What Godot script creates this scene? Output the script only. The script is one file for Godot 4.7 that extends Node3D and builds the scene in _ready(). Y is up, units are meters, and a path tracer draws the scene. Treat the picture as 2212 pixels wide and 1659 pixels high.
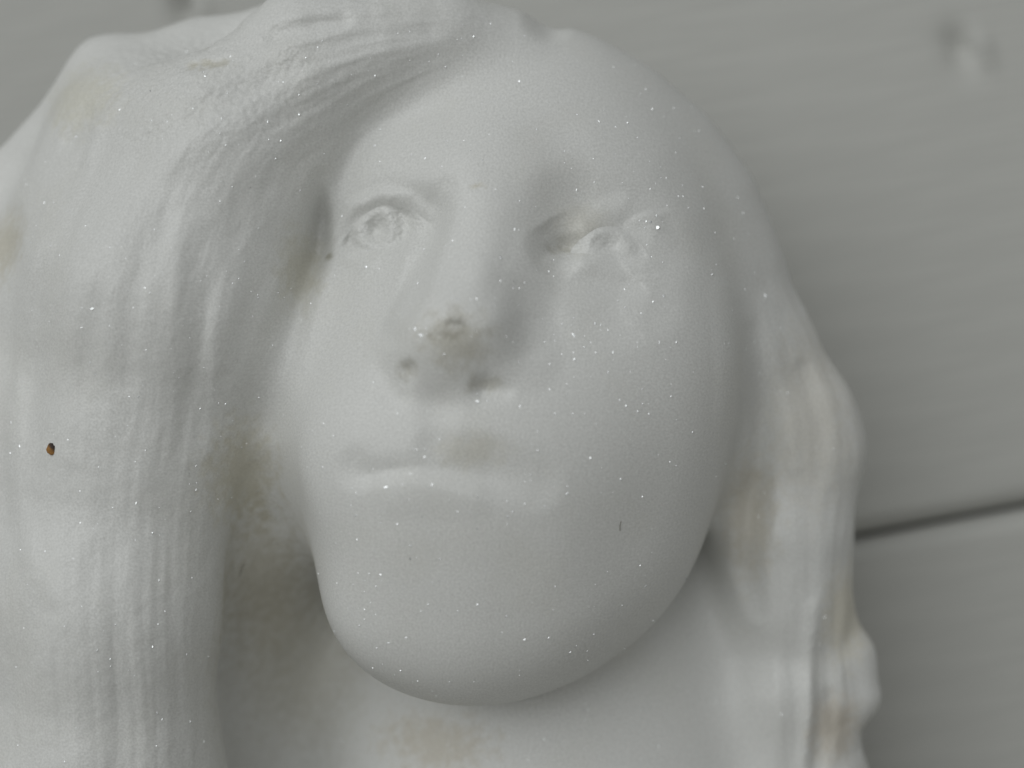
extends Node3D
# A small carved marble head in front of a grey painted board wall, seen close up.
# Sculpting is done in units of a fifth of a millimetre (S metres each): x right, y up, z away from the wall.

const S := 0.0002
const EYE := 4600.0          # distance of the camera from z = 0, in those units
var cell_size := 10.0         # spacing of the grid that the solids are meshed on
const BASE := 1260.0           # how far below the middle the foot of the carving is

var rng := RandomNumberGenerator.new()
var rough_noise := FastNoiseLite.new()
var fine_noise := FastNoiseLite.new()
var stain_noise := FastNoiseLite.new()

# ---------------------------------------------------------------- measured points
func at(mx: float, my: float, z: float) -> Vector3:
	# a place measured on the photograph (2212 across) and its depth -> a point of the sculpture
	var k := (EYE - z) / EYE
	return Vector3((mx - 1106.0) * k, (829.5 - my) * k, z)

# ---------------------------------------------------------------- solid shapes: ellipsoids and tapered capsules, joined smoothly
class Solid:
	var ec := PackedVector3Array()
	var er := PackedVector3Array()
	var ek := PackedFloat32Array()
	var ca := PackedVector3Array()
	var cb := PackedVector3Array()
	var cr := PackedVector3Array()   # radius a, radius b, blend
	var cl := PackedFloat32Array()   # 1 / length squared

	func ball(c: Vector3, r: Vector3, k: float) -> void:
		ec.append(c); er.append(r); ek.append(k)

	func bar(a: Vector3, b: Vector3, ra: float, rb: float, k: float) -> void:
		ca.append(a); cb.append(b); cr.append(Vector3(ra, rb, k)); cl.append(1.0 / maxf((b - a).length_squared(), 1e-6))

	func chain(pts: Array, k: float) -> void:   # [Vector3, radius] pairs
		for i in pts.size() - 1:
			bar(pts[i][0], pts[i + 1][0], pts[i][1], pts[i + 1][1], k)

	func far(p: Vector3) -> float:
		var d := 1e6
		for i in ec.size():
			var q := (p - ec[i]) / er[i]
			var m := q.length()
			var e := m * (m - 1.0) / maxf((q / er[i]).length(), 1e-7)
			var k := ek[i]
			var h := k - absf(d - e)
			d = minf(d, e)
			if h > 0.0:
				d -= h * h * 0.25 / k
		for i in ca.size():
			var a := ca[i]
			var ab := cb[i] - a
			var t := clampf((p - a).dot(ab) * cl[i], 0.0, 1.0)
			var r := cr[i]
			var e := (p - a - ab * t).length() - r.x - (r.y - r.x) * t
			var k := r.z
			var h := k - absf(d - e)
			d = minf(d, e)
			if h > 0.0:
				d -= h * h * 0.25 / k
		return d

class Carving:
	# head, left hair and right hair melted into one another; their shares tell which part a point belongs to
	var head: Solid
	var left: Solid
	var right: Solid
	var floor_y := -BASE
	var split := Vector3()

	func far(p: Vector3) -> float:
		var h := head.far(p)
		var l := left.far(p) if p.x < 350.0 else p.x - 120.0      # each hair keeps to its own side
		var r := right.far(p) if p.x > -120.0 else 60.0 - p.x
		split = Vector3(h, l, r)
		var k := lerpf(150.0, 75.0, smoothstep(130.0, 420.0, p.y))
		var g := k - absf(h - l)
		var d := minf(h, l)
		if g > 0.0:
			d -= g * g * 0.25 / k
		g = 120.0 - absf(d - r)
		d = minf(d, r)
		if g > 0.0:
			d -= g * g * 0.25 / 120.0
		return maxf(d, floor_y - p.y)

# ---------------------------------------------------------------- surface nets
class Surf:
	var v := PackedVector3Array()
	var n := PackedVector3Array()
	var t := PackedInt32Array()
	var c := PackedColorArray()
	var w := PackedVector3Array()    # distances to the head, the left and the right hair
	var bins := {}   # vertices by square of the front view, 64 units a side

	func sort() -> void:
		bins.clear()
		for i in v.size():
			var key := Vector2i(int(floor(v[i].x / 64.0)), int(floor(v[i].y / 64.0)))
			if not bins.has(key):
				bins[key] = PackedInt32Array()
			bins[key].append(i)

	func near(lo: Vector2, hi: Vector2) -> PackedInt32Array:
		var out := PackedInt32Array()
		for y in range(int(floor(lo.y / 64.0)), int(floor(hi.y / 64.0)) + 1):
			for x in range(int(floor(lo.x / 64.0)), int(floor(hi.x / 64.0)) + 1):
				if bins.has(Vector2i(x, y)):
					out.append_array(bins[Vector2i(x, y)])
		return out

func mesh_of(s: Carving, lo: Vector3, hi: Vector3) -> Surf:
	var out := Surf.new()
	var step := 4
	var nx := (int((hi.x - lo.x) / cell_size) / step + 1) * step
	var ny := (int((hi.y - lo.y) / cell_size) / step + 1) * step
	var nz := (int((hi.z - lo.z) / cell_size) / step + 1) * step
	var wx := nx + 1
	var wxy := wx * (ny + 1)
	var val := PackedFloat32Array()
	val.resize(wxy * (nz + 1))
	val.fill(9e8)
	var idx := PackedInt32Array()
	idx.resize(wxy * (nz + 1))
	idx.fill(-1)
	var reach := cell_size * step * 0.87 * 1.5
	var offs := PackedInt32Array([0, 1, wx, wx + 1, wxy, wxy + 1, wxy + wx, wxy + wx + 1])
	var ea := PackedInt32Array([0, 2, 4, 6, 0, 1, 4, 5, 0, 1, 2, 3])
	var eb := PackedInt32Array([1, 3, 5, 7, 2, 3, 6, 7, 4, 5, 6, 7])
	var corner := PackedVector3Array()
	for i in 8:
		corner.append(Vector3(i & 1, (i >> 1) & 1, i >> 2))
	var cells := PackedInt32Array()
	var f := PackedFloat32Array()
	f.resize(8)
	for bz in range(0, nz, step):
		for by in range(0, ny, step):
			for bx in range(0, nx, step):
				var mid := lo + Vector3(bx + 2, by + 2, bz + 2) * cell_size
				if absf(s.far(mid)) > reach:
					continue
				for z in range(bz, bz + step):
					for y in range(by, by + step):
						for x in range(bx, bx + step):
							var at0 := x + y * wx + z * wxy
							var inside := 0
							for i in 8:
								var w := at0 + offs[i]
								var d := val[w]
								if d > 8e8:
									d = s.far(lo + (Vector3(x, y, z) + corner[i]) * cell_size)
									val[w] = d
								f[i] = d
								if d < 0.0:
									inside += 1
							if inside == 0 or inside == 8:
								continue
							var sum := Vector3.ZERO
							var cnt := 0
							for e in 12:
								var da := f[ea[e]]
								var db := f[eb[e]]
								if (da < 0.0) != (db < 0.0):
									sum += corner[ea[e]].lerp(corner[eb[e]], da / (da - db))
									cnt += 1
							idx[at0] = out.v.size()
							out.v.append(lo + (Vector3(x, y, z) + sum / cnt) * cell_size)
							cells.append(at0)
	var dirs := PackedInt32Array([1, wx, wxy])
	for at0 in cells:
		var d0 := val[at0]
		for k in 3:
			var d1 := val[at0 + dirs[k]]
			if d1 > 8e8 or (d0 < 0.0) == (d1 < 0.0):
				continue
			var u: int = dirs[(k + 1) % 3]
			var w: int = dirs[(k + 2) % 3]
			if at0 - u - w < 0:
				continue
			var a := idx[at0]
			var b := idx[at0 - u]
			var c := idx[at0 - u - w]
			var d := idx[at0 - w]
			if a < 0 or b < 0 or c < 0 or d < 0:
				continue
			if d0 < 0.0:   # clockwise seen from outside
				out.t.append_array(PackedInt32Array([a, c, b, a, d, c]))
			else:
				out.t.append_array(PackedInt32Array([a, b, c, a, c, d]))
	normals(out)
	return out

func normals(m: Surf) -> void:
	m.n = PackedVector3Array()
	m.n.resize(m.v.size())
	for i in range(0, m.t.size(), 3):
		var a := m.t[i]
		var b := m.t[i + 1]
		var c := m.t[i + 2]
		var k := (m.v[c] - m.v[a]).cross(m.v[b] - m.v[a])
		m.n[a] += k
		m.n[b] += k
		m.n[c] += k
	for i in m.n.size():
		m.n[i] = m.n[i].normalized()

func refine(m: Surf, s: Carving) -> void:
	# every triangle into four, the new points set down on the solid's surface
	var mids := {}
	var t2 := PackedInt32Array()
	var old := m.v.size()
	t2.resize(m.t.size() * 4)
	var w := 0
	for i in range(0, m.t.size(), 3):
		var q := [m.t[i], m.t[i + 1], m.t[i + 2]]
		var e := [0, 0, 0]
		for k in 3:
			var a: int = q[k]
			var b: int = q[(k + 1) % 3]
			var key := mini(a, b) * 4194304 + maxi(a, b)
			var got: int = mids.get(key, -1)
			if got < 0:
				got = m.v.size()
				mids[key] = got
				m.v.append((m.v[a] + m.v[b]) * 0.5)
				m.n.append((m.n[a] + m.n[b]).normalized())
			e[k] = got
		for x in [q[0], e[0], e[2], e[0], q[1], e[1], e[2], e[1], q[2], e[0], e[1], e[2]]:
			t2[w] = x
			w += 1
	m.t = t2
	m.w.resize(m.v.size())
	for i in m.v.size():
		if m.v[i].y > s.floor_y + 25.0:
			m.v[i] -= m.n[i] * clampf(s.far(m.v[i]), -8.0, 8.0)
		else:
			s.far(m.v[i])
		m.w[i] = s.split
	normals(m)

# ---------------------------------------------------------------- chisel strokes
func stroke(m: Surf, z: float, pts: Array, shape := 0, push := Vector3(0, 0, 1), front := 0.0) -> void:
	# pts: [x, y, radius, height] measured along the stroke; shape 0 round, 1 sharp groove or ridge, 2 step on the right of the stroke's direction
	var a := PackedVector2Array()
	var r := PackedFloat32Array()
	var h := PackedFloat32Array()
	var box := Rect2()
	for p in pts:
		var q := at(p[0], p[1], z)
		a.append(Vector2(q.x, q.y))
		r.append(p[2])
		h.append(p[3])
		var b := Rect2(q.x - p[2], q.y - p[2], 2.0 * p[2], 2.0 * p[2])
		box = b if box.size.x == 0.0 else box.merge(b)
	if a.size() == 1:
		a.append(a[0] + Vector2(0.01, 0)); r.append(r[0]); h.append(h[0])
	var last := a.size() - 1
	if m.bins.is_empty():
		m.sort()
	for i in m.near(box.position, box.end):
		var p := m.v[i]
		if p.x < box.position.x or p.y < box.position.y or p.x > box.end.x or p.y > box.end.y or m.n[i].z < front or absf(p.z - z) > 330.0:
			continue
		var q := Vector2(p.x, p.y)
		var best := 1.0
		var high := 0.0
		var side := 0.0
		for k in last:
			var ab := a[k + 1] - a[k]
			var t := clampf((q - a[k]).dot(ab) / ab.length_squared(), 0.0, 1.0)
			var off := q - a[k] - ab * t
			var u := off.length() / lerpf(r[k], r[k + 1], t)
			if u < best:
				best = u
				high = lerpf(h[k], h[k + 1], t)
				side = -signf(ab.cross(off))
		if best < 1.0:
			var g := 0.0
			match shape:
				0: g = (1.0 - best * best) * (1.0 - best * best)
				1: g = (1.0 - best) * (1.0 - best)
				2: g = (1.0 - best) * (1.0 - best) * (1.0 + 2.0 * best) if side > 0.0 else maxf(0.0, 1.0 - best * 5.0)
			m.v[i] = p + push * (g * high)

func hair_share(m: Surf, i: int, side: int) -> float:
	var w := m.w[i]
	return smoothstep(-10.0, 50.0, w.x - w.y) if side == 1 else smoothstep(-10.0, 50.0, w.x - w.z)

func roughen(m: Surf, size: float, high: float, noise: FastNoiseLite, side: int, stretch := Vector3.ONE) -> void:
	for i in m.v.size():
		var share := hair_share(m, i, side)
		if share <= 0.0:
			continue
		var p := m.v[i] * stretch / size
		m.v[i] += m.n[i] * (noise.get_noise_3dv(p) * high * share)

func chip(m: Surf, c: Vector3, r: Vector2, size: float, high: float) -> void:
	# the rough work of the point chisel within an oval
	for i in m.near(Vector2(c.x, c.y) - r, Vector2(c.x, c.y) + r):
		var d := Vector2((m.v[i].x - c.x) / r.x, (m.v[i].y - c.y) / r.y).length()
		if d < 1.0:
			var q := m.v[i] / size
			m.v[i] += m.n[i] * ((fine_noise.get_noise_3dv(q) + 0.5 * rough_noise.get_noise_3dv(q * 2.2)) * high * smoothstep(1.0, 0.5, d))

func relax(m: Surf, share: float) -> void:
	var sum := PackedVector3Array()
	var cnt := PackedInt32Array()
	sum.resize(m.v.size())
	cnt.resize(m.v.size())
	for i in range(0, m.t.size(), 3):
		for k in 3:
			var a := m.t[i + k]
			sum[a] += m.v[m.t[i + (k + 1) % 3]]
			cnt[a] += 1
	for i in m.v.size():
		if cnt[i]:
			m.v[i] = m.v[i].lerp(sum[i] / cnt[i], share)

# ---------------------------------------------------------------- stains and veins of the stone, and shade painted into its colour
func tint(m: Surf, stains_and_shade: Array) -> void:
	m.c.resize(m.v.size())
	for i in m.v.size():
		var w := stain_noise.get_noise_3dv(m.v[i] / 260.0)
		var k := 1.0 + 0.035 * w
		m.c[i] = Color(k, k * (1.0 + 0.004 * w), k * (1.0 - 0.02 * maxf(-w, 0.0)))
	for s in stains_and_shade:   # [x, y, z, rx, ry, colour, strength, raggedness]
		var c := at(s[0], s[1], s[2])
		var tone: Color = s[5]
		for i in m.near(Vector2(c.x - s[3], c.y - s[4]), Vector2(c.x + s[3], c.y + s[4])):
			var q := m.v[i] - c
			if absf(q.x) > s[3] or absf(q.y) > s[4] or absf(q.z) > 260.0:
				continue
			var d := Vector2(q.x / s[3], q.y / s[4]).length()
			d += fine_noise.get_noise_3dv(m.v[i] / 30.0) * s[7]
			if d < 1.0:
				m.c[i] = m.c[i] * Color.WHITE.lerp(tone, (1.0 - smoothstep(0.15, 1.0, d)) * s[6])

func divide(m: Surf) -> Array:
	# the one skin cut along the hairline into head, left hair and right hair
	var out := [Surf.new(), Surf.new(), Surf.new()]
	var maps := [{}, {}, {}]
	for i in range(0, m.t.size(), 3):
		var d := m.w[m.t[i]] + m.w[m.t[i + 1]] + m.w[m.t[i + 2]]
		var k := 0
		if d.y < d.x and d.y <= d.z:
			k = 1
		elif d.z < d.x:
			k = 2
		var o: Surf = out[k]
		var seen: Dictionary = maps[k]
		for e in 3:
			var q := m.t[i + e]
			var to: int = seen.get(q, -1)
			if to < 0:
				to = o.v.size()
				seen[q] = to
				o.v.append(m.v[q])
				o.n.append(m.n[q])
				o.c.append(m.c[q])
			o.t.append(to)
	return out

# ---------------------------------------------------------------- nodes
func commit(m: Surf, called: String, mat: Material, parent: Node, origin := Vector3.ZERO) -> MeshInstance3D:
	var pos := PackedVector3Array()
	pos.resize(m.v.size())
	for i in m.v.size():
		pos[i] = m.v[i] * S - origin
	var arr := []
	arr.resize(Mesh.ARRAY_MAX)
	arr[Mesh.ARRAY_VERTEX] = pos
	arr[Mesh.ARRAY_NORMAL] = m.n
	if m.c.size():
		arr[Mesh.ARRAY_COLOR] = m.c
	arr[Mesh.ARRAY_INDEX] = m.t
	var am := ArrayMesh.new()
	am.add_surface_from_arrays(Mesh.PRIMITIVE_TRIANGLES, arr)
	return place(am, called, mat, parent)

func place(mesh: Mesh, called: String, mat: Material, parent: Node) -> MeshInstance3D:
	var o := MeshInstance3D.new()
	o.name = called
	o.mesh = mesh
	o.material_override = mat
	parent.add_child(o, true)
	return o

func tag(o: Node, label: String, category := "", kind := "", group := "") -> void:
	if label: o.set_meta("label", label)
	if category: o.set_meta("category", category)
	if kind: o.set_meta("kind", kind)
	if group: o.set_meta("group", group)

func thing(called: String, where: Vector3) -> Node3D:
	var o := Node3D.new()
	o.name = called
	o.position = where
	add_child(o, true)
	return o

func noise_texture(frequency: float, octaves: int, seed_: int, dark: Color, light: Color, size := 512, as_normal := 0.0) -> NoiseTexture2D:
	var f := FastNoiseLite.new()
	f.seed = seed_
	f.frequency = frequency
	f.fractal_octaves = octaves
	var t := NoiseTexture2D.new()
	t.width = size
	t.height = size
	t.seamless = true
	t.noise = f
	if as_normal > 0.0:
		t.as_normal_map = true
		t.bump_strength = as_normal
	else:
		var g := Gradient.new()
		g.set_color(0, dark)
		g.set_color(1, light)
		t.color_ramp = g
	return t

func marble(rough: float, bump: float) -> StandardMaterial3D:
	var m := StandardMaterial3D.new()
	m.albedo_color = Color(0.83, 0.832, 0.812).linear_to_srgb()
	m.vertex_color_use_as_albedo = true
	m.albedo_texture = noise_texture(0.11, 4, 11, Color(0.86, 0.86, 0.855), Color(1, 1, 1))
	m.uv1_triplanar = true
	m.uv1_world_triplanar = true
	m.uv1_scale = Vector3.ONE * 13.0
	m.roughness = rough
	m.metallic_specular = 0.45
	m.normal_enabled = true
	m.normal_texture = noise_texture(0.06, 4, 5, Color.BLACK, Color.WHITE, 512, 6.0)
	m.normal_scale = bump
	return m

# ---------------------------------------------------------------- the head
func head_solid() -> Solid:
	var s := Solid.new()
	s.ball(at(1130, 590, -330), Vector3(552, 505, 480), 1.0)                 # skull
	s.ball(at(1110, 720, -140), Vector3(475, 690, 370), 120.0)                # face
	s.ball(at(1095, 1015, -40), Vector3(445, 475, 330), 120.0)               # cheeks and jaw
	s.ball(at(892, 815, -150), Vector3(298, 250, 320), 170.0)                # left cheek
	s.ball(at(1265, 790, 20), Vector3(290, 270, 210), 170.0)                 # right cheek
	s.ball(at(985, 1300, 105), Vector3(255, 200, 190), 160.0)               # chin
	s.bar(at(1160, 1000, -640), at(1130, 2300, -640), 420.0, 560.0, 60.0)    # neck
	s.ball(at(1190, 1800, -560), Vector3(620, 1000, 510), 80.0)
	s.ball(at(1080, 2450, -600), Vector3(1500, 620, 520), 160.0)             # shoulders
	s.ball(at(970, 985, 180), Vector3(270, 190, 140), 190.0)                 # muzzle
	s.bar(at(1062, 420, 120), at(985, 690, 268), 104.0, 84.0, 110.0)           # bridge of the nose
	s.ball(at(965, 742, 280), Vector3(98, 84, 84), 80.0)                    # nose tip
	s.ball(at(896, 795, 245), Vector3(50, 50, 56), 60.0)                     # nostril wings
	s.ball(at(1058, 815, 225), Vector3(68, 48, 62), 70.0)
	return s

func carve_head(m: Surf) -> void:
	# brow and eye sockets
	stroke(m, 150, [[730, 395, 100, 10], [800, 350, 110, 14], [900, 340, 110, 14], [980, 370, 90, 8]])
	stroke(m, 100, [[1180, 370, 90, 4], [1290, 350, 120, 8], [1400, 385, 120, 12], [1480, 450, 110, 10]])
	stroke(m, 120, [[735, 520, 90, -14], [830, 495, 125, -30], [905, 480, 90, -44]])
	stroke(m, 90, [[1215, 530, 90, -34], [1250, 480, 140, -20], [1330, 520, 150, -24], [1400, 540, 110, -10]])
	stroke(m, 120, [[962, 420, 42, -12], [934, 520, 42, -32], [900, 640, 44, -30], [856, 720, 44, -16]])
	stroke(m, 90, [[1215, 570, 80, -10], [1330, 640, 130, -16], [1390, 660, 90, -8]])
	# lids
	stroke(m, 100, [[722, 505, 26, 7], [760, 446, 26, 15], [825, 425, 27, 17], [880, 434, 26, 15], [930, 470, 22, 7]])
	stroke(m, 100, [[728, 546, 26, 5], [790, 570, 30, 8], [850, 560, 30, 8], [925, 534, 26, 5]])
	stroke(m, 70, [[1250, 510, 34, 3], [1300, 470, 40, 6], [1345, 456, 42, 8], [1395, 478, 40, 6], [1430, 525, 36, 2]])
	stroke(m, 70, [[1188, 572, 22, 5], [1225, 576, 30, 6], [1265, 578, 34, 11], [1335, 592, 38, 8], [1400, 582, 36, 3]])
	stroke(m, 70, [[1186, 547, 18, -9], [1215, 545, 30, -15], [1262, 540, 36, -8]])
	stroke(m, 180, [[1130, 500, 90, 6], [1105, 600, 110, 24], [1095, 690, 105, 24], [1130, 770, 90, 12]])
	stroke(m, 250, [[1058, 450, 70, 6], [1020, 590, 66, 11], [985, 670, 60, 4]])
	# nostrils, folds, mouth
	stroke(m, 270, [[884, 800, 28, -14], [882, 818, 24, -6]])
	stroke(m, 250, [[1048, 838, 38, -15], [1085, 845, 30, -6]])
	stroke(m, 250, [[850, 730, 44, -10], [836, 800, 44, -14], [852, 850, 44, -8]])
	stroke(m, 280, [[948, 880, 54, -6], [940, 950, 48, -4]])
	stroke(m, 290, [[800, 1022, 36, -5], [830, 1014, 38, -5], [900, 1006, 40, -3], [960, 1010, 44, -5], [1050, 1030, 56, -7], [1110, 1044, 62, -4], [1150, 1054, 66, -1]])
	stroke(m, 290, [[950, 980, 66, -7], [1060, 1000, 74, -12], [1150, 1035, 76, -8]])
	stroke(m, 290, [[800, 1022, 16, -4], [850, 1012, 20, -4], [920, 1006, 22, -2], [965, 1012, 22, -3], [1040, 1026, 24, -3], [1090, 1038, 26, -1], [1120, 1046, 22, 0]], 1)
	stroke(m, 260, [[772, 1012, 56, -9]])
	stroke(m, 280, [[850, 1068, 60, 4], [930, 1064, 60, 3], [1030, 1070, 64, 4], [1070, 1078, 60, 0]])
	stroke(m, 270, [[980, 1140, 140, -6], [1090, 1165, 140, -5]])
	stroke(m, 250, [[960, 1400, 260, -22], [1060, 1400, 260, -22]])
	# hollow beside the nose on the left, edge of the cheek on the right
	stroke(m, 80, [[740, 620, 130, -14], [720, 760, 130, -14]])
	stroke(m, -20, [[1560, 640, 50, 4], [1568, 800, 50, 8], [1566, 1000, 50, 7], [1555, 1100, 46, 4]], 0, Vector3(0, 0, 1), -0.2)

# ---------------------------------------------------------------- the hair
func left_hair_solid() -> Solid:
	var s := Solid.new()
	s.chain([[at(1085, 122, -30), 62.0], [at(950, 95, 0), 82.0], [at(830, 110, 10), 112.0], [at(690, 140, 0), 155.0], [at(490, 350, 10), 212.0], [at(360, 640, 0), 265.0], [at(290, 960, -20), 225.0], [at(235, 1300, 0), 225.0], [at(225, 1700, -70), 245.0], [at(220, 2200, -300), 300.0]], 90.0)
	s.chain([[at(840, 88, -230), 82.0], [at(620, 104, -240), 74.0], [at(430, 134, -240), 66.0], [at(232, 156, -260), 50.0], [at(-60, 455, -300), 56.0], [at(-200, 800, -320), 150.0], [at(-200, 1500, -380), 200.0]], 130.0)
	s.bar(at(300, 330, -150), at(80, 800, -200), 200.0, 220.0, 140.0)
	s.bar(at(80, 1000, -180), at(0, 1700, -280), 220.0, 260.0, 140.0)
	s.chain([[at(550, 700, -270), 170.0], [at(545, 900, -260), 175.0], [at(536, 1060, -300), 175.0], [at(522, 1180, -370), 180.0], [at(508, 1340, -470), 190.0], [at(480, 1800, -600), 230.0]], 160.0)
	s.ball(at(975, 100, -160), Vector3(185, 92, 200), 60.0)
	s.ball(at(775, 62, -250), Vector3(110, 60, 110), 30.0)
	return s

func carve_left_hair(m: Surf) -> void:
	# long strands combed back from the parting and falling past the cheek
	stroke(m, 20, [[1000, 95, 40, 1], [850, 118, 46, 4], [600, 250, 54, 7], [425, 348, 54, 6], [320, 440, 50, 3], [250, 560, 50, 3]])
	stroke(m, 0, [[930, 90, 30, -5], [700, 140, 40, -8], [520, 235, 44, -7], [370, 330, 50, -6], [240, 450, 60, -7], [160, 600, 60, -6]])
	stroke(m, 60, [[700, 330, 60, -4], [560, 430, 60, -7], [470, 560, 50, -8], [455, 700, 40, -11], [440, 840, 40, -10], [420, 960, 40, -5]])
	stroke(m, 90, [[560, 560, 50, 4], [525, 640, 46, 9], [500, 740, 46, 10], [505, 860, 46, 8], [480, 960, 46, 2]])
	stroke(m, 60, [[320, 480, 50, 2], [235, 600, 50, 7], [190, 720, 50, 10], [180, 830, 46, 7], [190, 980, 46, 4]])
	stroke(m, 60, [[390, 470, 36, -4], [330, 640, 40, -5], [300, 820, 40, -4]])
	stroke(m, 40, [[150, 500, 40, 5], [92, 560, 40, 11], [58, 700, 40, 11], [42, 900, 40, 11], [58, 1080, 40, 11], [95, 1190, 40, 6], [150, 1260, 40, 2]])
	stroke(m, 40, [[180, 470, 44, -5], [120, 640, 44, -8], [105, 800, 44, -7], [110, 1000, 44, -5]])
	stroke(m, -20, [[10, 470, 60, -27], [20, 560, 60, -22], [-20, 620, 50, -14]])
	stroke(m, 20, [[120, 1300, 70, -7], [60, 1450, 60, -8], [30, 1600, 60, -7]])
	stroke(m, 20, [[260, 1200, 60, -4], [240, 1400, 60, 5], [230, 1600, 70, 6]])
	stroke(m, 20, [[350, 1350, 50, 5], [370, 1500, 50, 6], [360, 1659, 50, 5]])
	stroke(m, 0, [[698, 395, 24, -10], [694, 470, 34, -44], [686, 550, 46, -58], [655, 640, 50, -40], [620, 760, 60, -16], [590, 900, 70, -10]], 0, Vector3(0, 0, 1), -0.6)
	# chips left by the chisel on top
	stroke(m, -80, [[462, 118, 22, -20], [456, 132, 14, -14]])
	stroke(m, -60, [[430, 172, 24, -10], [480, 170, 20, -14], [525, 160, 16, -8]])
	stroke(m, -120, [[540, 66, 24, 12], [560, 90, 20, 10]])
	stroke(m, -100, [[620, 120, 30, -12], [700, 100, 34, -14], [760, 85, 26, -10]])
	stroke(m, -60, [[200, 260, 40, -12], [170, 320, 34, -14]])
	stroke(m, -60, [[280, 230, 26, 8], [240, 290, 26, 10], [220, 360, 26, 8]])

const LEFT_FLOW := [[1060, 15, 1085, 130], [860, 10, 955, 185], [600, 50, 830, 240], [330, 130, 715, 345], [140, 320, 655, 480], [60, 600, 605, 650], [40, 900, 550, 850], [50, 1200, 490, 1150], [60, 1700, 480, 1700]]
const RIGHT_FLOW := [[1260, 90, 1200, 180], [1420, 165, 1330, 300], [1560, 300, 1450, 420], [1680, 560, 1540, 620], [1800, 800, 1580, 820], [1862, 980, 1600, 1000], [1830, 1240, 1640, 1260], [1870, 1700, 1680, 1700]]

func flow_at(flow: Array, t: float) -> Vector4:
	var k := mini(int(t), flow.size() - 2)
	var out := Vector4()
	for i in 4:
		out[i] = cubic_interpolate(flow[k][i], flow[k + 1][i], flow[maxi(k - 1, 0)][i], flow[mini(k + 2, flow.size() - 1)][i], t - k)
	return out

func comb(m: Surf, flow: Array, side: int, z: float, coarse: float, fine: float, strands: float) -> void:
	# fine strands that follow the fall of the hair: flow holds the outer and the inner edge of the sweep
	var a := PackedVector2Array()
	var b := PackedVector2Array()
	for k in range(0, (flow.size() - 1) * 3 + 1):
		var f := flow_at(flow, k / 3.0)
		var p := at(f.x, f.y, z)
		var q := at(f.z, f.w, z)
		a.append(Vector2(p.x, p.y))
		b.append(Vector2(q.x, q.y))
	var n := a.size() - 1
	for i in m.v.size():
		var share := hair_share(m, i, side)
		if m.n[i].z < 0.0 or share <= 0.0:
			continue
		var q := Vector2(m.v[i].x, m.v[i].y)
		var best := 1e9
		var across := 0.0
		var along := 0.0
		for k in n:
			var c0 := (a[k] + b[k]) * 0.5
			var d := (a[k + 1] + b[k + 1]) * 0.5 - c0
			var t := clampf((q - c0).dot(d) / d.length_squared(), 0.0, 1.0)
			var far := (q - c0 - d * t).length_squared()
			if far < best:
				best = far
				var e0 := a[k].lerp(a[k + 1], t)
				var e := b[k].lerp(b[k + 1], t) - e0
				across = (q - e0).dot(e) / e.length_squared()
				along = (k + t) / 3.0
		var w := fine_noise.get_noise_2d(across * strands, along * 0.35 + 7.0) * coarse + rough_noise.get_noise_2d(across * strands * 2.6, along * 0.8) * fine
		m.v[i] += m.n[i] * w * share * smoothstep(-0.25, 0.05, across) * smoothstep(1.15, 0.75, across) * smoothstep(0.3, 1.6, along)

func right_hair_solid() -> Solid:
	var s := Solid.new()
	s.chain([[at(1240, 235, -160), 100.0], [at(1338, 275, -180), 84.0], [at(1442, 356, -200), 86.0], [at(1508, 461, -210), 104.0], [at(1550, 589, -220), 124.0], [at(1618, 759, -230), 140.0], [at(1702, 905, -240), 138.0], [at(1722, 975, -250), 140.0], [at(1690, 1145, -260), 150.0], [at(1700, 1280, -270), 134.0], [at(1735, 1500, -290), 120.0], [at(1780, 1720, -320), 100.0], [at(1790, 2100, -380), 120.0]], 60.0)
	s.chain([[at(1790, 1330, -280), 52.0], [at(1825, 1420, -280), 64.0], [at(1838, 1500, -280), 70.0]], 30.0)
	s.chain([[at(1560, 700, -210), 120.0], [at(1600, 960, -250), 110.0], [at(1640, 1150, -340), 90.0], [at(1640, 1330, -290), 60.0], [at(1690, 1500, -240), 80.0], [at(1700, 1800, -290), 100.0]], 50.0)
	return s

func carve_right_hair(m: Surf) -> void:
	stroke(m, -210, [[1640, 660, 34, 4], [1665, 800, 34, 9], [1690, 900, 34, 8], [1700, 1000, 34, 4]])
	stroke(m, -210, [[1600, 720, 30, -6], [1625, 850, 34, -12], [1630, 960, 36, -16], [1620, 1100, 50, -29], [1610, 1220, 46, -26], [1630, 1310, 36, -10]])
	stroke(m, -210, [[1720, 800, 34, -8], [1755, 920, 34, -9], [1760, 1020, 34, -5]])
	stroke(m, -240, [[1718, 1260, 40, -3], [1710, 1380, 40, -7], [1706, 1529, 38, -7], [1700, 1659, 38, -6]])
	stroke(m, -240, [[1790, 1280, 40, -4], [1776, 1380, 44, -12], [1771, 1480, 44, -17], [1772, 1560, 44, -14], [1750, 1659, 40, -9]])
	stroke(m, -240, [[1740, 1300, 24, 5], [1738, 1500, 24, 8], [1730, 1659, 24, 6]])
	stroke(m, -260, [[1786, 1505, 44, -10], [1815, 1560, 50, -18], [1840, 1610, 44, -8]])

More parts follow.
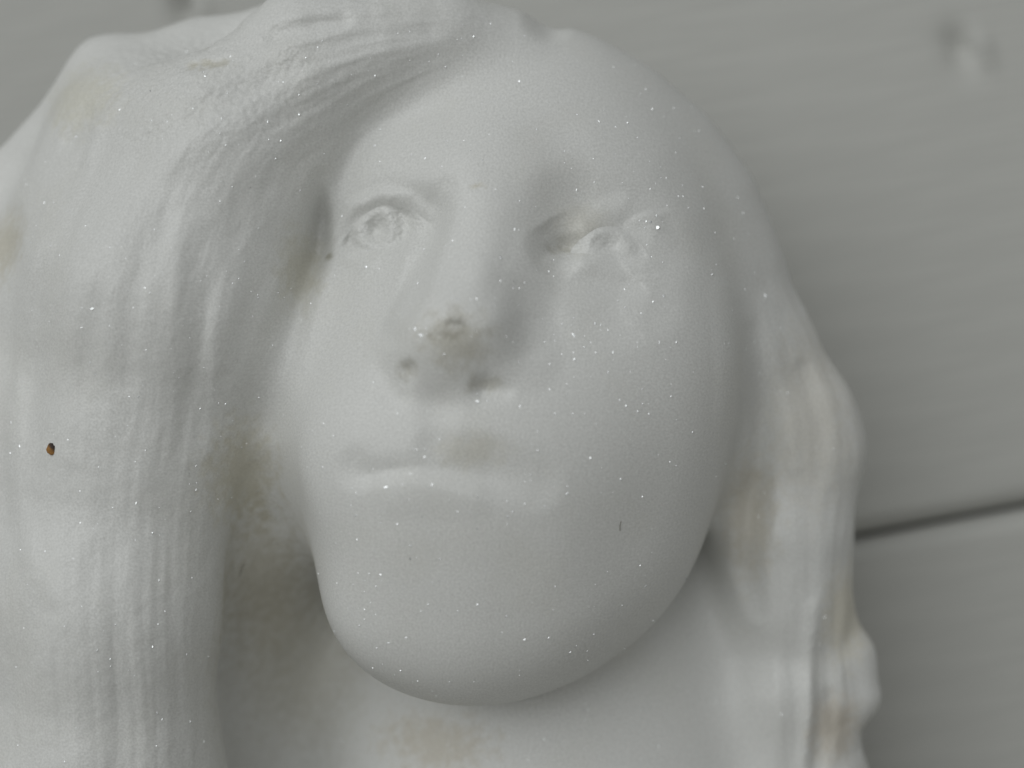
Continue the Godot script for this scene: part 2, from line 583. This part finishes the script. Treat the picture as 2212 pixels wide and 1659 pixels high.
# ---------------------------------------------------------------- the carved eyeballs
func eyeball(head: Surf, box: Rect2, inner: Vector2, outer: Vector2, tall: float, arch: float, iris: Vector2, ring: Vector2, deep: float, called: String, mat: Material, parent: Node) -> void:
	# the carved ball of an eye, almond shaped and following its socket: raised iris ring, drilled pupil, hollowed corners
	var cell := 6.0
	var z0 := on_surface(head, iris.x, iris.y).z
	var a := at(box.position.x, box.end.y, z0)
	var b := at(box.end.x, box.position.y, z0)
	var nx := int((b.x - a.x) / cell) + 1
	var ny := int((b.y - a.y) / cell) + 1
	var sum := PackedFloat32Array()
	var cnt := PackedFloat32Array()
	sum.resize(nx * ny)
	cnt.resize(nx * ny)
	for i in head.near(Vector2(a.x, a.y), Vector2(b.x, b.y)):
		var p := head.v[i]
		if p.x > a.x and p.x < b.x and p.y > a.y and p.y < b.y and absf(p.z - z0) < 160.0:
			var k := int((p.x - a.x) / cell) + int((p.y - a.y) / cell) * nx
			sum[k] += p.z
			cnt[k] += 1.0
	for pass_ in 4:
		var s2 := sum.duplicate()
		var c2 := cnt.duplicate()
		for y in ny:
			for x in nx:
				for d in [[1, 0], [-1, 0], [0, 1], [0, -1]]:
					var xx: int = x + d[0]
					var yy: int = y + d[1]
					if xx >= 0 and yy >= 0 and xx < nx and yy < ny:
						s2[x + y * nx] += sum[xx + yy * nx]
						c2[x + y * nx] += cnt[xx + yy * nx]
		sum = s2
		cnt = c2
	var p0 := at(inner.x, inner.y, z0)
	var p1 := at(outer.x, outer.y, z0)
	var mid := at(iris.x, iris.y, z0)
	# the head is cut away behind the eye
	for i in head.near(Vector2(a.x, a.y), Vector2(b.x, b.y)):
		var p := head.v[i]
		var u := (p.x - p0.x) / (p1.x - p0.x)
		if u > 0.0 and u < 1.0 and absf(p.z - z0) < 160.0:
			var w := 4.0 * u * (1.0 - u)
			var inside := tall * pow(w, 0.6) - absf(p.y - lerpf(p0.y, p1.y, u) - arch * w)
			head.v[i].z -= 45.0 * smoothstep(4.0, 30.0, inside)
	var n := 110
	var m := Surf.new()
	for j in n + 1:
		for i in n + 1:
			var x := lerpf(a.x + cell * 2.0, b.x - cell * 2.0, float(i) / n)
			var y := lerpf(a.y + cell * 2.0, b.y - cell * 2.0, float(j) / n)
			var gx := clampf((x - a.x) / cell - 0.5, 0.0, nx - 2.001)
			var gy := clampf((y - a.y) / cell - 0.5, 0.0, ny - 2.001)
			var k := int(gx) + int(gy) * nx
			var h0 := lerpf(sum[k] / maxf(cnt[k], 1.0), sum[k + 1] / maxf(cnt[k + 1], 1.0), gx - int(gx))
			var h1 := lerpf(sum[k + nx] / maxf(cnt[k + nx], 1.0), sum[k + nx + 1] / maxf(cnt[k + nx + 1], 1.0), gx - int(gx))
			var z := lerpf(h0, h1, gy - int(gy))
			var u := (x - p0.x) / (p1.x - p0.x)
			var w := maxf(4.0 * u * (1.0 - u), 0.0)
			var inside := tall * pow(w, 0.6) - absf(y - lerpf(p0.y, p1.y, u) - arch * w) if u > 0.0 and u < 1.0 else -20.0
			var e := Vector2((x - mid.x) / ring.x, (y - mid.y) / ring.y).length()
			var f := 4.0 * exp(-pow((e - 0.95) / 0.34, 2.0)) - 11.0 * exp(-pow(e / 0.46, 2.0)) - 8.0 * exp(-pow((e - 1.7) / 0.45, 2.0))
			f += fine_noise.get_noise_2d(x / 16.0, y / 16.0) * 1.5
			z += lerpf(-4.0, 1.0, smoothstep(-10.0, 24.0, inside)) + deep * f * smoothstep(0.0, 24.0, inside)
			m.v.append(Vector3(x, y, z))
			m.c.append(Color(1, 1, 1))
	for j in n:
		for i in n:
			var q := j * (n + 1) + i
			m.t.append_array(PackedInt32Array([q, q + n + 1, q + 1, q + 1, q + n + 1, q + n + 2]))
	normals(m)
	commit(m, called, mat, parent)

func on_surface(m: Surf, mx: float, my: float) -> Vector3:
	# the frontmost point of a carved surface near a measured place
	var best := Vector3(0, 0, -1e6)
	var mid := at(mx, my, 100.0)
	for i in m.near(Vector2(mid.x - 90.0, mid.y - 90.0), Vector2(mid.x + 90.0, mid.y + 90.0)):
		var p := m.v[i]
		if p.z > best.z:
			var q := at(mx, my, p.z)
			if absf(p.x - q.x) < 8.0 and absf(p.y - q.y) < 8.0:
				best = p
	return best

# ---------------------------------------------------------------- small things
func crystals(skin: Surf, mat: Material, parent: Node) -> void:
	# coarse grains of the stone that catch the light, lying in its surface
	var near := [[750, 1380, 90, 26], [800, 1300, 70, 12], [895, 716, 16, 14], [1340, 735, 90, 26], [1045, 859, 10, 5], [830, 1050, 40, 10], [1420, 400, 50, 12],
		[1410, 482, 22, 5], [1300, 330, 70, 10], [880, 960, 60, 12], [1100, 560, 70, 8], [1190, 680, 90, 14], [560, 620, 40, 6], [240, 700, 90, 8], [60, 350, 50, 8],
		[120, 1150, 60, 6], [400, 1060, 60, 8], [1290, 1540, 50, 10], [1140, 1090, 50, 8], [790, 320, 50, 6], [325, 1160, 30, 3], [1240, 740, 40, 4], [1350, 870, 20, 3], [1640, 640, 20, 2]]
	var spots := []
	for c in near:
		for k in c[3]:
			spots.append([c[0] + rng.randfn() * c[2] * 0.9, c[1] + rng.randfn() * c[2] * 0.9, rng.randf_range(0.8, 2.1)])
	for k in 900:
		spots.append([rng.randf_range(20, 1800), rng.randf_range(40, 1640), 0.8 + 1.7 * pow(rng.randf(), 3.0)])
	for big in [[796, 574, 5.5], [1041, 859, 6.0], [890, 708, 7.0], [906, 722, 6.0], [1238, 722, 5.0], [1240, 778, 4.5], [1405, 478, 5.0], [1420, 492, 6.0], [1088, 549, 4.0], [824, 1050, 4.5], [192, 676, 5.0], [290, 1085, 4.0], [945, 958, 3.5], [1355, 879, 4.0], [330, 1155, 4.0], [1435, 635, 4.5], [1655, 637, 4.5], [155, 288, 4.0], [1115, 491, 3.5]]:
		spots.append([big[0], big[1], big[2] * 0.75])
	# bins of front-facing surface points, to find the one at each place
	var bins := {}
	for i in skin.v.size():
		if skin.n[i].z > 0.15:
			var p := skin.v[i]
			var key := Vector2i(int(floor(p.x / 12.0)), int(floor(p.y / 12.0)))
			if not bins.has(key) or bins[key][0].z < p.z:
				bins[key] = [p, skin.n[i]]
	var xs: Array[Transform3D] = []
	for q in spots:
		var guess := at(q[0], q[1], 100.0)
		for pass_ in 2:
			var key := Vector2i(int(floor(guess.x / 12.0)), int(floor(guess.y / 12.0)))
			if bins.has(key):
				guess = at(q[0], q[1], bins[key][0].z)
		var key := Vector2i(int(floor(guess.x / 12.0)), int(floor(guess.y / 12.0)))
		if not bins.has(key):
			continue
		# a grain shows where its face happens to throw the light of the sky on; the rest stay unseen
		var n := (Vector3(-0.24, 0.19, 0.95) + Vector3(rng.randfn(), rng.randfn(), rng.randfn()) * 0.13).normalized()
		var side := n.cross(Vector3(0.3, 1, 0.2)).normalized().rotated(n, rng.randf() * TAU)
		var b := Basis(side * q[2] * rng.randf_range(0.8, 1.7), n * q[2] * 0.5, side.cross(n) * q[2] * rng.randf_range(0.7, 1.1))
		xs.append(Transform3D(b.scaled(Vector3.ONE * S), bins[key][0] * S))
	var st := SurfaceTool.new()   # a flat faceted grain
	st.begin(Mesh.PRIMITIVE_TRIANGLES)
	st.set_smooth_group(-1)
	for k in 6:
		var a := Vector3(cos(k * TAU / 6.0), 0.05 * (k % 2), sin(k * TAU / 6.0))
		var c := Vector3(cos((k + 1) * TAU / 6.0), 0.05 * ((k + 1) % 2), sin((k + 1) * TAU / 6.0))
		for v in [a, c, Vector3(0.15, 0.25, -0.1), c, a, Vector3(0, -0.9, 0)]:
			st.add_vertex(v)
	st.generate_normals()
	var mm := MultiMesh.new()
	mm.transform_format = MultiMesh.TRANSFORM_3D
	mm.use_colors = true
	mm.mesh = st.commit()
	mm.instance_count = xs.size()
	for i in xs.size():
		mm.set_instance_transform(i, xs[i])
		mm.set_instance_color(i, Color.WHITE * rng.randf_range(0.45, 0.9))
	var o := MultiMeshInstance3D.new()
	o.name = "crystal_grain"
	o.multimesh = mm
	o.material_override = mat
	tag(o, "", "", "stuff")
	parent.add_child(o, true)

func speck(skin: Surf) -> void:
	# a crumb of dirt stuck on the hair
	var c := on_surface(skin, 105, 978)
	var m := Surf.new()
	var n := 14
	for j in n + 1:
		for i in n + 1:
			var u := TAU * i / n
			var v := PI * j / n
			var d := Vector3(sin(v) * cos(u), cos(v), sin(v) * sin(u))
			var r := 10.5 + 3.0 * fine_noise.get_noise_3dv(d * 1.3)
			m.v.append(c + d * Vector3(r, r * 1.15, r * 0.7) + Vector3(0, 0, 2))
			m.c.append(Color(0.34, 0.17, 0.05).lerp(Color(0.05, 0.035, 0.03), smoothstep(-0.2, 0.5, d.x * 0.6 + d.y * 0.7 + 0.4 * fine_noise.get_noise_3dv(d * 2.5))))
	for j in n:
		for i in n:
			var a := j * (n + 1) + i
			m.t.append_array(PackedInt32Array([a, a + 1, a + n + 1, a + 1, a + n + 2, a + n + 1]))
	normals(m)
	var mat := StandardMaterial3D.new()
	mat.vertex_color_use_as_albedo = true
	mat.roughness = 0.8
	var o := commit(m, "dirt_speck", mat, self, c * S)
	o.position = c * S
	tag(o, "tiny orange-brown crumb of dirt stuck on the marble hair left of the face", "speck")

func fibre(skin: Surf, mx: float, my: float, along: Vector2, bend: float, mat: Material, label: String) -> void:
	var c := on_surface(skin, mx, my)
	var m := Surf.new()
	var n := 8
	for j in n + 1:
		var t := float(j) / n - 0.5
		var p := on_surface(skin, mx + along.x * t + along.y * bend * (t * t - 0.1), my + along.y * t - along.x * bend * (t * t - 0.1)) + Vector3(0, 0, 1.2)
		p.x = c.x + along.x * t + along.y * bend * (t * t - 0.1)
		p.y = c.y - along.y * t + along.x * bend * (t * t - 0.1)
		for i in 6:
			var u := TAU * i / 6.0
			m.v.append(p + Vector3(cos(u), 0.3 * sin(u), sin(u)) * 0.9 * (1.0 - 1.2 * t * t))
	for j in n:
		for i in 6:
			var a := j * 6 + i
			var b := j * 6 + (i + 1) % 6
			m.t.append_array(PackedInt32Array([a, b, a + 6, b, b + 6, a + 6]))
	normals(m)
	var o := commit(m, "lint_fibre", mat, self, c * S)
	o.position = c * S
	tag(o, label, "fibre", "", "lint fibres on the carving")

# ---------------------------------------------------------------- boards
func board_mesh(length: float, width: float, thick: float, dents: Array, seed_: int) -> ArrayMesh:
	# front face as a grid with rounded long edges; dents: [along, across, radius, kind]
	var na := 320
	var nb := 120
	var st := SurfaceTool.new()
	st.begin(Mesh.PRIMITIVE_TRIANGLES)
	var wob := FastNoiseLite.new()
	wob.seed = seed_
	wob.frequency = 1.0
	for j in nb + 1:
		for i in na + 1:
			var x := (float(i) / na - 0.5) * length
			var f := float(j) / nb
			f = 0.5 - 0.5 * cos(PI * f) if true else f
			var y := (f - 0.5) * width
			var edge := minf(width * 0.5 - absf(y), 60.0) / 60.0
			var z := -60.0 * (1.0 - sqrt(maxf(0.0, 1.0 - (1.0 - edge) * (1.0 - edge))))
			z += wob.get_noise_2d(x / 900.0, y / 60.0) * 0.5 + wob.get_noise_2d(x / 300.0 + 40.0, y / 14.0) * 0.4
			for d in dents:
				var q := Vector2(x - d[0], y - d[1])
				if q.length() < d[2] * 3.0:
					var e := Vector2(q.x / d[2], q.y / (d[2] * 1.5))
					e.x += wob.get_noise_2d(q.y / 40.0, d[0]) * 0.4
					z -= d[3] * exp(-e.length_squared() * 1.6)
					var rim := Vector2((q.x - d[2] * 0.95) / (d[2] * 0.5), (q.y + d[2] * 0.1) / (d[2] * 1.2))
					z += d[3] * 0.85 * exp(-rim.length_squared() * 1.3)
			st.set_uv(Vector2(x, y) * S)
			st.set_smooth_group(0)
			st.add_vertex(Vector3(x, y, z) * S)
	for j in nb:
		for i in na:
			var a := j * (na + 1) + i
			for k in [a, a + na + 1, a + 1, a + 1, a + na + 1, a + na + 2]:
				st.add_index(k)
	st.generate_normals()
	var b := SurfaceTool.new()
	b.create_from(st.commit(), 0)
	var box := BoxMesh.new()
	box.size = Vector3(length - 4.0, width - 6.0, thick - 60.0) * S
	b.append_from(box, 0, Transform3D(Basis(), Vector3(0, 0, -60.0 - (thick - 60.0) * 0.5 - 2.0) * S))
	return b.commit()

func paint() -> StandardMaterial3D:
	var m := StandardMaterial3D.new()
	m.albedo_color = Color(0.55, 0.55, 0.52).linear_to_srgb()
	var t := noise_texture(0.02, 5, 3, Color(0.92, 0.92, 0.92), Color(1, 1, 1))
	m.albedo_texture = t
	m.uv1_scale = Vector3(1.1, 42, 1)
	m.roughness = 0.55
	m.metallic_specular = 0.4
	m.normal_enabled = true
	m.normal_texture = noise_texture(0.02, 4, 8, Color.BLACK, Color.WHITE, 512, 4.0)
	m.normal_scale = 0.1
	return m

# ---------------------------------------------------------------- scene
func _ready() -> void:
	rng.seed = 7
	for f in [rough_noise, fine_noise, stain_noise]:
		f.frequency = 1.0
		f.fractal_octaves = 3
	fine_noise.seed = 4
	stain_noise.seed = 9

	# camera: close, focused on the nose and the eyes
	var cam := Camera3D.new()
	cam.name = "camera"
	var lens := CameraAttributesPhysical.new()
	var half := 829.5 / EYE
	lens.frustum_focal_length = 24.0 / (2.0 * half)
	lens.frustum_focus_distance = (EYE - 170.0) * S
	lens.frustum_near = 0.01
	lens.frustum_far = 200.0
	lens.exposure_aperture = 2.3
	cam.attributes = lens
	cam.position = Vector3(0, 0, EYE * S)
	add_child(cam)
	cam.current = true
	if absf(cam.fov - rad_to_deg(2.0 * atan(half))) > 0.05:
		print("fov ", cam.fov, " wanted ", rad_to_deg(2.0 * atan(half)))

	# overcast daylight
	var sky_mat := ProceduralSkyMaterial.new()
	sky_mat.sky_top_color = Color(0.79, 0.80, 0.80)
	sky_mat.sky_horizon_color = Color(0.73, 0.735, 0.735)
	sky_mat.sky_curve = 0.35
	sky_mat.sky_energy_multiplier = 0.75
	sky_mat.ground_energy_multiplier = 0.75
	sky_mat.ground_bottom_color = Color(0.28, 0.27, 0.25)
	sky_mat.ground_horizon_color = Color(0.40, 0.40, 0.38)
	var sky := Sky.new()
	sky.sky_material = sky_mat
	var env := Environment.new()
	env.background_mode = Environment.BG_SKY
	env.sky = sky
	env.tonemap_mode = Environment.TONE_MAPPER_LINEAR
	env.tonemap_exposure = 0.765
	env.sdfgi_enabled = true
	env.ssao_enabled = true
	env.ssil_enabled = true
	var we := WorldEnvironment.new()
	we.name = "environment"
	we.environment = env
	add_child(we)
	var sun := DirectionalLight3D.new()
	sun.name = "overcast_sun"
	sun.light_energy = 0.5
	sun.light_color = Color(0.99, 1.0, 1.0)
	sun.light_angular_distance = 60.0
	sun.shadow_enabled = true
	add_child(sun)
	sun.look_at_from_position(Vector3(-0.75, 0.6, 1.25), Vector3.ZERO)

	# the ground, below the picture
	var ground_mat := StandardMaterial3D.new()
	ground_mat.albedo_color = Color(0.55, 0.54, 0.51).linear_to_srgb()
	ground_mat.albedo_texture = noise_texture(0.03, 5, 21, Color(0.75, 0.75, 0.75), Color(1, 1, 1))
	ground_mat.uv1_triplanar = true
	ground_mat.uv1_scale = Vector3.ONE * 3.0
	ground_mat.roughness = 0.9
	var slab := BoxMesh.new()
	slab.size = Vector3(40, 0.2, 40)
	var g := place(slab, "ground", ground_mat, self)
	g.position = Vector3(0, -BASE * S - 0.1, 0)
	tag(g, "", "", "structure")

	# the board wall
	var wall_z := -900.0
	var turn := Basis(Vector3(0, 0, 1), 0.186)
	var wall := thing("board_wall", Vector3(0, -BASE * S, wall_z * S))
	tag(wall, "grey painted wooden board wall behind the marble head", "wall")
	var grey := paint()
	var backing := BoxMesh.new()
	backing.size = Vector3(8000, 9000, 60) * S
	var dark := StandardMaterial3D.new()
	dark.albedo_color = Color(0.3, 0.3, 0.28).linear_to_srgb()
	dark.roughness = 0.9
	var back := place(backing, "sheathing", dark, wall)
	back.basis = turn
	back.position = Vector3(0, BASE, -198.0) * S
	var seam := at(1840, 1165, wall_z)
	var width := 1950.0
	var gap := 10.0
	for k in 5:
		var mid := seam + turn * Vector3(0, (k - 1.5) * 0 + (float(k) - 1.0 - 0.5) * (width + gap), 0)
		mid.x -= 0.0
		var dents := []
		if k == 2:
			for d in [[402.0, 14.0, 36.0, 62.0], [2080.0, 105.0, 42.0, 42.0]]:
				var q := turn.inverse() * (at(d[0], d[1], wall_z) - mid)
				dents.append([q.x, q.y, d[2], d[3]])
		var b := place(board_mesh(9000.0, width, 160.0, dents, 30 + k), "board", grey, wall)
		b.basis = turn
		b.position = Vector3(mid.x, mid.y, 0) * S + Vector3(0, BASE * S, 0)

	# the marble head
	var bust := thing("marble_bust", Vector3(0, -BASE * S, 0))
	tag(bust, "white marble carving of a woman's head with long swept hair, gazing upward", "sculpture")
	var stone := marble(0.42, 0.08)
	var up := Vector3(0, BASE * S, 0)

	var solid := Carving.new()
	solid.head = head_solid()
	solid.left = left_hair_solid()
	solid.right = right_hair_solid()
	var m := mesh_of(solid, Vector3(-1450, -1290, -780), Vector3(980, 900, 460))
	refine(m, solid)
	carve_head(m)
	roughen(m, 220.0, 4.0, rough_noise, 1)
	roughen(m, 200.0, 3.0, rough_noise, 2)
	carve_left_hair(m)
	carve_right_hair(m)
	stroke(m, -100, [[1178, 62, 64, 17]], 0, Vector3(0.1, -1, 0), -1.0)      # notch where the parting meets the outline
	relax(m, 0.7)
	relax(m, 0.7)
	normals(m)
	comb(m, LEFT_FLOW, 1, 120.0, 4.0, 1.3, 4.6)
	comb(m, RIGHT_FLOW, 2, -150.0, 3.5, 0.6, 3.0)
	chip(m, at(420, 210, -60), Vector2(420, 190), 18.0, 2.6)
	roughen(m, 30.0, 0.8, fine_noise, 1)
	normals(m)
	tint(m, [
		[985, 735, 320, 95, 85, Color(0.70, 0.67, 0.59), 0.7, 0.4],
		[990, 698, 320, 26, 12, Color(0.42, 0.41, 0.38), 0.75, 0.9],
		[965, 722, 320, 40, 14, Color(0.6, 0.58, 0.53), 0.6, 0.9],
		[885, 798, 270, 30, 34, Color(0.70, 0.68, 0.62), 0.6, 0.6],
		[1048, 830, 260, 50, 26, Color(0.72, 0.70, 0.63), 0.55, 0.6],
		[1038, 404, 190, 22, 12, Color(0.78, 0.73, 0.62), 0.8, 0.9],
		[1217, 548, 60, 50, 14, Color(0.68, 0.66, 0.60), 0.7, 0.5],  # wedge at the inner corner of the right eye, its shading painted in
		[1250, 500, 60, 80, 70, Color(0.86, 0.84, 0.79), 0.7, 0.3],  # socket shade of the right eye put into the colour
		[640, 1400, -200, 220, 360, Color(0.78, 0.76, 0.70), 0.8, 0.25],  # neck shade below hair and chin, painted into the stone
		[940, 1610, -100, 180, 90, Color(0.80, 0.74, 0.64), 0.7, 0.5],
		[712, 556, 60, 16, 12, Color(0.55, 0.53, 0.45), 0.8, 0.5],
		[1020, 975, 300, 110, 50, Color(0.90, 0.88, 0.82), 0.7, 0.4],  # down-turned upper lip, its shading put into the colour
		[195, 225, -120, 140, 110, Color(0.93, 0.91, 0.82), 0.8, 0.4],
		[15, 530, -60, 80, 110, Color(0.80, 0.76, 0.66), 0.8, 0.4],  # browner, darker patch in the recess at the left edge
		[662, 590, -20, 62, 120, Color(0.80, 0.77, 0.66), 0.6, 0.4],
		[540, 1020, -60, 100, 160, Color(0.82, 0.78, 0.66), 0.8, 0.4],  # brownish dirt beside the cheek, with the valley shade painted in
		[580, 1250, -250, 140, 260, Color(0.80, 0.77, 0.69), 0.8, 0.3],  # lower valley: dirt plus painted shade between hair and jaw
		[480, 170, -60, 70, 16, Color(0.80, 0.77, 0.68), 0.8, 0.7],  # darker along the row of chisel dents
		[462, 122, -80, 14, 18, Color(0.70, 0.68, 0.62), 0.8, 0.6],  # darker in the single dent near the top
		[1608, 1110, -240, 85, 200, Color(0.84, 0.78, 0.67), 0.65, 0.3],
		[1740, 900, -220, 150, 300, Color(0.95, 0.92, 0.87), 0.8, 0.3],  # slightly browner, darker outer right hair
		[1820, 1320, -280, 90, 160, Color(0.95, 0.90, 0.78), 0.8, 0.3],
		[1790, 1560, -280, 90, 110, Color(0.88, 0.80, 0.70), 0.8, 0.3],
	])
	eyeball(m, Rect2(715, 420, 250, 160), Vector2(728, 536), Vector2(945, 514), 50.0, 34.0, Vector2(812, 496), Vector2(38, 46), 1.9, "eye", stone, bust)
	eyeball(m, Rect2(1205, 440, 230, 160), Vector2(1232, 546), Vector2(1412, 562), 36.0, 34.0, Vector2(1313, 534), Vector2(42, 38), 0.6, "eye", stone, bust)
	var pieces := divide(m)
	for k in 3:
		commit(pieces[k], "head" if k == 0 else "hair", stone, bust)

	var grain_mat := StandardMaterial3D.new()
	grain_mat.albedo_color = Color(0.97, 0.98, 0.98)
	grain_mat.vertex_color_use_as_albedo = true
	grain_mat.metallic = 1.0
	grain_mat.metallic_specular = 0.9
	grain_mat.roughness = 0.35
	crystals(m, grain_mat, bust)
	for child in bust.get_children():
		(child as Node3D).position = up
	speck(m)
	var lint := StandardMaterial3D.new()
	lint.albedo_color = Color(0.26, 0.25, 0.22).linear_to_srgb()
	lint.roughness = 0.9
	fibre(m, 1347, 1141, Vector2(-2, 20), 0.3, lint, "short dark lint fibre standing upright on the right cheek beside the mouth")
	fibre(m, 530, 1236, Vector2(-12, 30), 0.25, lint, "slanting dark lint fibre in the shade between the hair and the jaw")
